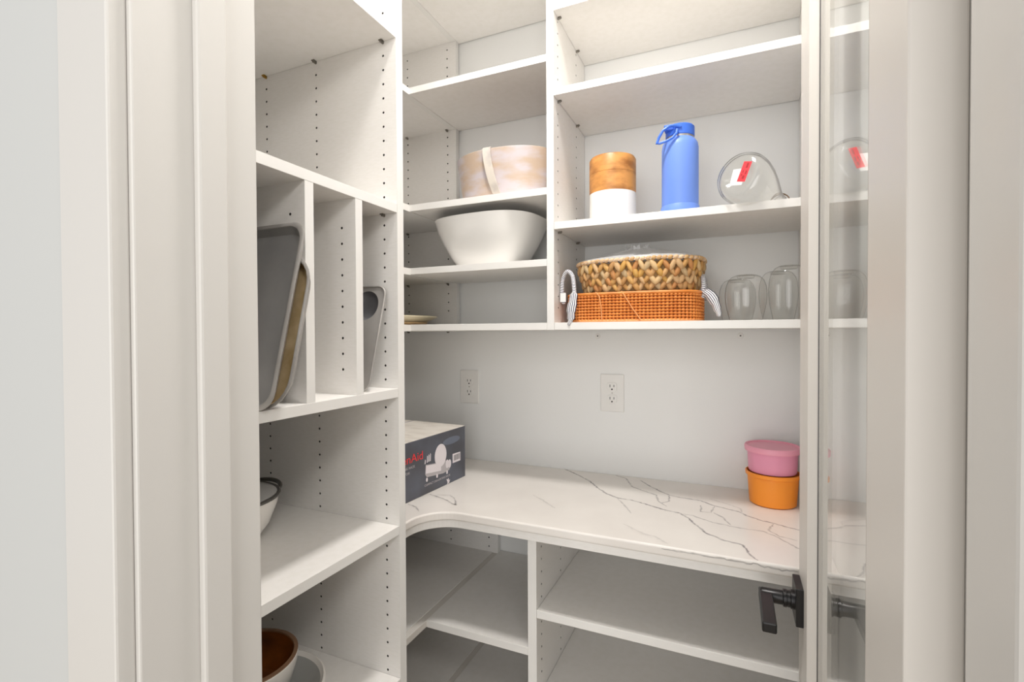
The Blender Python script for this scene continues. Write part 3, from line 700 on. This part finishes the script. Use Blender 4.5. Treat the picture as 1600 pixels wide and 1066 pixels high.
def arc_pts(ctrl, n=8):
    """Catmull-Rom through control points"""
    P = [Vector(c) for c in ctrl]; P = [P[0] * 2 - P[1]] + P + [P[-1] * 2 - P[-2]]; out = []
    for i in range(1, len(P) - 2):
        for k in range(n):
            t_ = k / n; a, b, c, d = P[i-1], P[i], P[i+1], P[i+2]
            out.append(.5 * ((2 * b) + (c - a) * t_ + (2*a - 5*b + 4*c - d) * t_**2 + (3*b - a - 3*c + d) * t_**3))
    return out + [P[-2]]
h1 = MB().tube(arc_pts([(-.180, -.085, .052), (-.184, -.088, .085), (-.180, -.090, .122), (-.166, -.096, .140), (-.150, -.104, .128), (-.143, -.112, .102), (-.140, -.118, .078)]), .0058, 8, colname='Col')
o = h1.build('ribbon_handle', 'stripe', RT, smooth=True)
o['label'] = 'navy and white striped ribbon handle'
ribbon_tail(arc_pts([(-.1385, -.1235, .080), (-.141, -.128, .055), (-.145, -.130, .030), (-.1455, -.130, .010), (-.150, -.1325, -.008)], 4), [.004] + [.0105] * 4 + [.0125] * 4 + [.010] * 4 + [.006] * 3 + [.002], RT, (1, 0, 0))
h2 = MB().tube(arc_pts([(.176, -.05, .060), (.180, -.052, .085), (.178, -.04, .112), (.172, .0, .120), (.178, .04, .112), (.180, .052, .085), (.176, .05, .06)]), .0058, 8, colname='Col')
h2.build('ribbon_handle', 'stripe', RT, smooth=True)
ribbon_tail(arc_pts([(.181, -.055, .078), (.194, -.060, .068), (.206, -.064, .050), (.213, -.066, .030), (.219, -.068, .012)], 4), [.004] + [.010] * 4 + [.0115] * 4 + [.009] * 4 + [.006] * 3 + [.002], RT, (.8, 0, .6))
box('paper_tag', (-.186, -.170, -.0985, -.0975, .057, .082), 'label_tag', RT, 0).rotation_euler = (0, 0, 0)

SB = empty('seagrass_basket', (-.235, 1.405, H + .0105 + TH + hh + .0025), label='brown braided seagrass basket wrapped in clear film on top of the rattan tray', cat='basket')
bx, by, bh = .166, .118, .083
mb = MB(); mb.lathe([(0, .001), (.86, .001), (.95, bh * .5), (.955, bh - .008), (.915, bh - .008), (.83, .008), (0, .008)], 96, sx=bx, sy=by, n=2.9); auto_smooth(mb.build('core', 'sea_core', SB))
def ellipsoid(mb, c, a, b, cc, col, lay, seg=8, rings=5):
    """a,b,cc: half-axis vectors"""
    vs = []
    for j in range(rings + 1):
        th = pi * j / rings
        if j in (0, rings): vs.append([mb.bm.verts.new(c + a * cos(th))]); continue
        vs.append([mb.bm.verts.new(c + a * cos(th) + (b * cos(2*pi*i/seg) + cc * sin(2*pi*i/seg)) * sin(th)) for i in range(seg)])
    for j in range(rings):
        A, B_ = vs[j], vs[j+1]
        for i in range(seg):
            k = (i + 1) % seg
            q_ = [A[0], B_[i], B_[k]] if len(A) == 1 else ([A[i], B_[0], A[k]] if len(B_) == 1 else [A[i], B_[i], B_[k], A[k]])
            f = mb.bm.faces.new(q_)
            for lp_ in f.loops: lp_[lay] = col
rng = random.Random(5)
SEA = ['#cfa068', '#c39355', '#d4ad7c', '#b98a54', '#d8b684', '#cc9c50', '#cfa878', '#c0864e', '#c2a67c', '#d5a662']
mb = MB(); lay = mb.bm.loops.layers.float_color.new('Col')
n1 = 62
for row, (z, sc, tilt) in enumerate(((.066, .985, 1), (.049, .955, -1), (.031, .92, 1), (.014, .885, -1))):
    pp = perimeter(bx * sc, by * sc, 2.9, n1)
    for i, (p, n_, tt) in enumerate(pp):
        s_ = tilt if (i % 2) else -tilt
        lenz = .0165 * rng.uniform(.85, 1.2)
        a = (Vector((0, 0, 1)) * .85 + tt * s_ * .50 * rng.uniform(.6, 1.3)).normalized() * lenz
        c_ = p + n_ * rng.uniform(-.0015, .0025) + Vector((0, 0, z + rng.uniform(-.002, .002)))
        b_ = n_.cross(a).normalized() * .0072 * rng.uniform(.85, 1.2)
        ellipsoid(mb, c_, a, b_, n_ * .0052, lin(rng.choice(SEA)), lay)
o = mb.build('braided_wall', 'sea', SB, smooth=True); o['kind'] = 'stuff'
mb = MB(); lay = mb.bm.loops.layers.float_color.new('Col')
for i, (p, n_, tt) in enumerate(perimeter(bx, by, 2.9, 72)):
    ellipsoid(mb, p + Vector((0, 0, bh - .001)), (tt + Vector((0, 0, .5))).normalized() * .0078, n_ * .0072, (Vector((0, 0, 1)) - tt * .5).normalized() * .0060, lin(rng.choice(['#dcb890', '#d0a878', '#e2c4a0', '#cba36e'])), lay)
o = mb.build('braided_rim', 'sea', SB, smooth=True); o['kind'] = 'stuff'
# clear film: a skin over the rim gathered into a spiky tuft
mb = MB(); rng = random.Random(11); rings = []
for j, (k, z) in enumerate(((1.035, bh - .004), (.99, bh + .007), (.7, bh + .018), (.36, bh + .032), (.14, bh + .042))):
    rings.append([mb.bm.verts.new(Vector((0, 0, z + (rng.uniform(-.002, .003) if j > 1 else 0))) + sup(2*pi*i/48, bx * k, by * k, 2.9) + (Vector((rng.uniform(-1, 1), rng.uniform(-1, 1), 0)) * .003 if j > 1 else Vector((0,0,0)))) for i in range(48)])
for A, B_ in zip(rings, rings[1:]):
    for i in range(48): mb.bm.faces.new((A[i], A[(i+1) % 48], B_[(i+1) % 48], B_[i]))
for i in range(26):
    a0 = rng.uniform(0, 2*pi); r0 = rng.uniform(.004, .03); b0 = Vector((r0 * cos(a0), r0 * sin(a0), bh + .036)); tip = b0 + Vector((cos(a0) * rng.uniform(.0, .022), sin(a0) * .01, rng.uniform(.006, .022)))
    sd = Vector((-sin(a0), cos(a0), 0)) * rng.uniform(.004, .009)
    mb.face([b0 - sd, b0 + sd, tip + sd * .2]); mb.face([b0 - sd, tip + sd * .2, tip - sd * .6 + Vector((.002, 0, -.004))])
o = mb.build('clear_film', 'wrap', SB, smooth=False, normals=False); o['label'] = 'crumpled clear film gathered on top'

# ---------------------------------------------------------------- on the counter
ZT = H - .45 + .0003
# carton: local x=0 plane is the dark face, local y runs away from the camera, z up
bt = math.atan2(.0184, .2911)
BX = empty('carton_box', (-.7738, 1.3717, ZT), rz=-bt, label='charcoal printed carton with white top on the counter at the left', cat='box')
L, Dp, Hh = .425, .33, .160
mb = MB(); mb.box(-Dp, 0, -L, 0, 0, Hh); bx_o = mb.build('carton', ['cardboard', 'carton_dark'], BX, .0012)
for p in bx_o.data.polygons:
    if abs(p.normal.z) < .5: p.material_index = 1
o = MB().box(-Dp + .002, -.001, -L + .002, -.002, Hh, Hh + .0012).build('top_flap', 'cardboard', BX, .0005)
MB().box(-Dp * .62, -Dp * .60, -L + .004, -.004, Hh + .0012, Hh + .0016).build('tape_seam', 'print_grey', BX)
def text(name, body, size, m_, parent, u, v, sx=1.0, off=.0009, right=False):
    cu = bpy.data.curves.new('txt', 'FONT'); cu.body = body; cu.size = size; cu.extrude = .0002
    if right: cu.align_x = 'RIGHT'
    to = bpy.data.objects.new('txt', cu); COL.objects.link(to)
    bpy.context.view_layer.update()
    me = bpy.data.meshes.new_from_object(to.evaluated_get(bpy.context.evaluated_depsgraph_get()))
    bpy.data.objects.remove(to); bpy.data.curves.remove(cu)
    me.transform(Matrix(((0, 0, 1, off), (sx, 0, 0, u), (0, 1, 0, v), (0, 0, 0, 1))))
    me.name = name; me.materials.clear()
    return link(name, me, m_, parent)
tx = text('brand_lettering', 'KitchenAid', .0325, 'print_red', BX, -.214, .1035, 1.18, right=True)
tx['label'] = 'red brand lettering'
text('small_lettering', 'DISH-DRYING RACK', .0095, 'print_grey', BX, -.2507, .088, 1.05, right=True)
text('small_lettering', 'ÉGOUTTOIR', .0095, 'print_grey', BX, -.2725, .0745, 1.05, right=True)
text('small_lettering', 'COMPACT DISH-DRYING RACK', .0088, 'print_grey', BX, -.2093, .0225, 1.0)
def flat(name, pts, m_, off, parent=BX):
    mb = MB(); lo = [(off - .0003, u, v) for u, v in pts]; hi = [(off, u, v) for u, v in pts]; mb.face(hi); n = len(pts)
    for i in range(n): mb.face([lo[i], lo[(i+1) % n], hi[(i+1) % n], hi[i]])
    return mb.build(name, m_, parent)
flat('rack_picture', [(-.203,.083), (-.2055,.0565), (-.198,.047), (-.12,.0385), (-.0875,.0415), (-.0865,.066), (-.10,.073), (-.165,.078)], 'print_grey', .0006)
flat('rack_picture', [(-.201,.080), (-.203,.058), (-.13,.049), (-.13,.072)], 'print_white', .0009)
flat('plate_picture', [(-.1325 + .029 * cos(a), .0945 + .0335 * sin(a)) for a in [i * 2 * pi / 28 for i in range(28)]], 'print_white', .0012)
for (u, v) in ((-.100, .062), (-.088, .06)): flat('mug_picture', [(u + .008 * cos(a), v + .013 * sin(a)) for a in [i * 2 * pi / 18 for i in range(18)]], 'print_white', .0015)
for u, v0_, v1_ in ((-.206, .086, .099), (-.196, .088, .108), (-.189, .089, .110), (-.182, .089, .112)):
    flat('knife_picture', [(u - .002, v0_), (u + .002, v0_), (u + .003, v1_ - .003), (u, v1_)], 'print_white', .0007)
for u in (-.198, -.15, -.10):
    flat('foot_picture', [(u + .004 * cos(a), .040 + (u + .2) * -.03 + .006 * sin(a)) for a in [i * 2 * pi / 12 for i in range(12)]], 'print_white', .0007)
flat('barcode_label', [(-.0705,.057), (-.0285,.0565), (-.0285,.0835), (-.0705,.085)], 'print_white', .0006)
for k in range(9):
    u = -.064 + k * .0037; flat('barcode_bar', [(u, .063), (u + (.0019 if k % 3 else .0011), .063), (u + (.0019 if k % 3 else .0011), .080), (u, .080)], 'print_dark', .0009)
flat('emblem', [(-.104, .018), (-.098, .006), (-.101, .001), (-.090, .0015), (-.085, .012), (-.0905, .010), (-.093, .018), (-.098, .014)], 'print_white', .0007)
flat('printed_swirl', [(-.11 + .0 + .045 * cos(a) + .035, .128 + .011 * sin(a)) for a in [i * 2 * pi / 20 for i in range(20)]], 'print_blue', .0005)
# food containers
cx, cy = .0975, 1.474
t = empty('orange_container', (cx, cy, ZT), label='open orange plastic tub at the right end of the counter', cat='container')
auto_smooth(MB().lathe([(0, 0), (.052, 0), (.056, .003), (.0610, .073), (.0655, .075), (.066, .083), (.063, .0845), (.0605, .080), (.0545, .006), (0, .004)], 64).build('tub', 'orange', t))
t = empty('pink_container', (cx - .001, cy, ZT + .0835), label='pink lidded plastic tub stacked on the orange tub', cat='container')
auto_smooth(MB().lathe([(0, .0015), (.056, .0015), (.0575, .005), (.0605, .060), (0, .060)], 64).build('tub', 'pink', t))
auto_smooth(MB().lathe([(.062, .055), (.0665, .055), (.0675, .066), (.0655, .0695), (.061, .0695), (.0595, .066), (0, .066)], 64).build('lid', 'pink_lid', t))
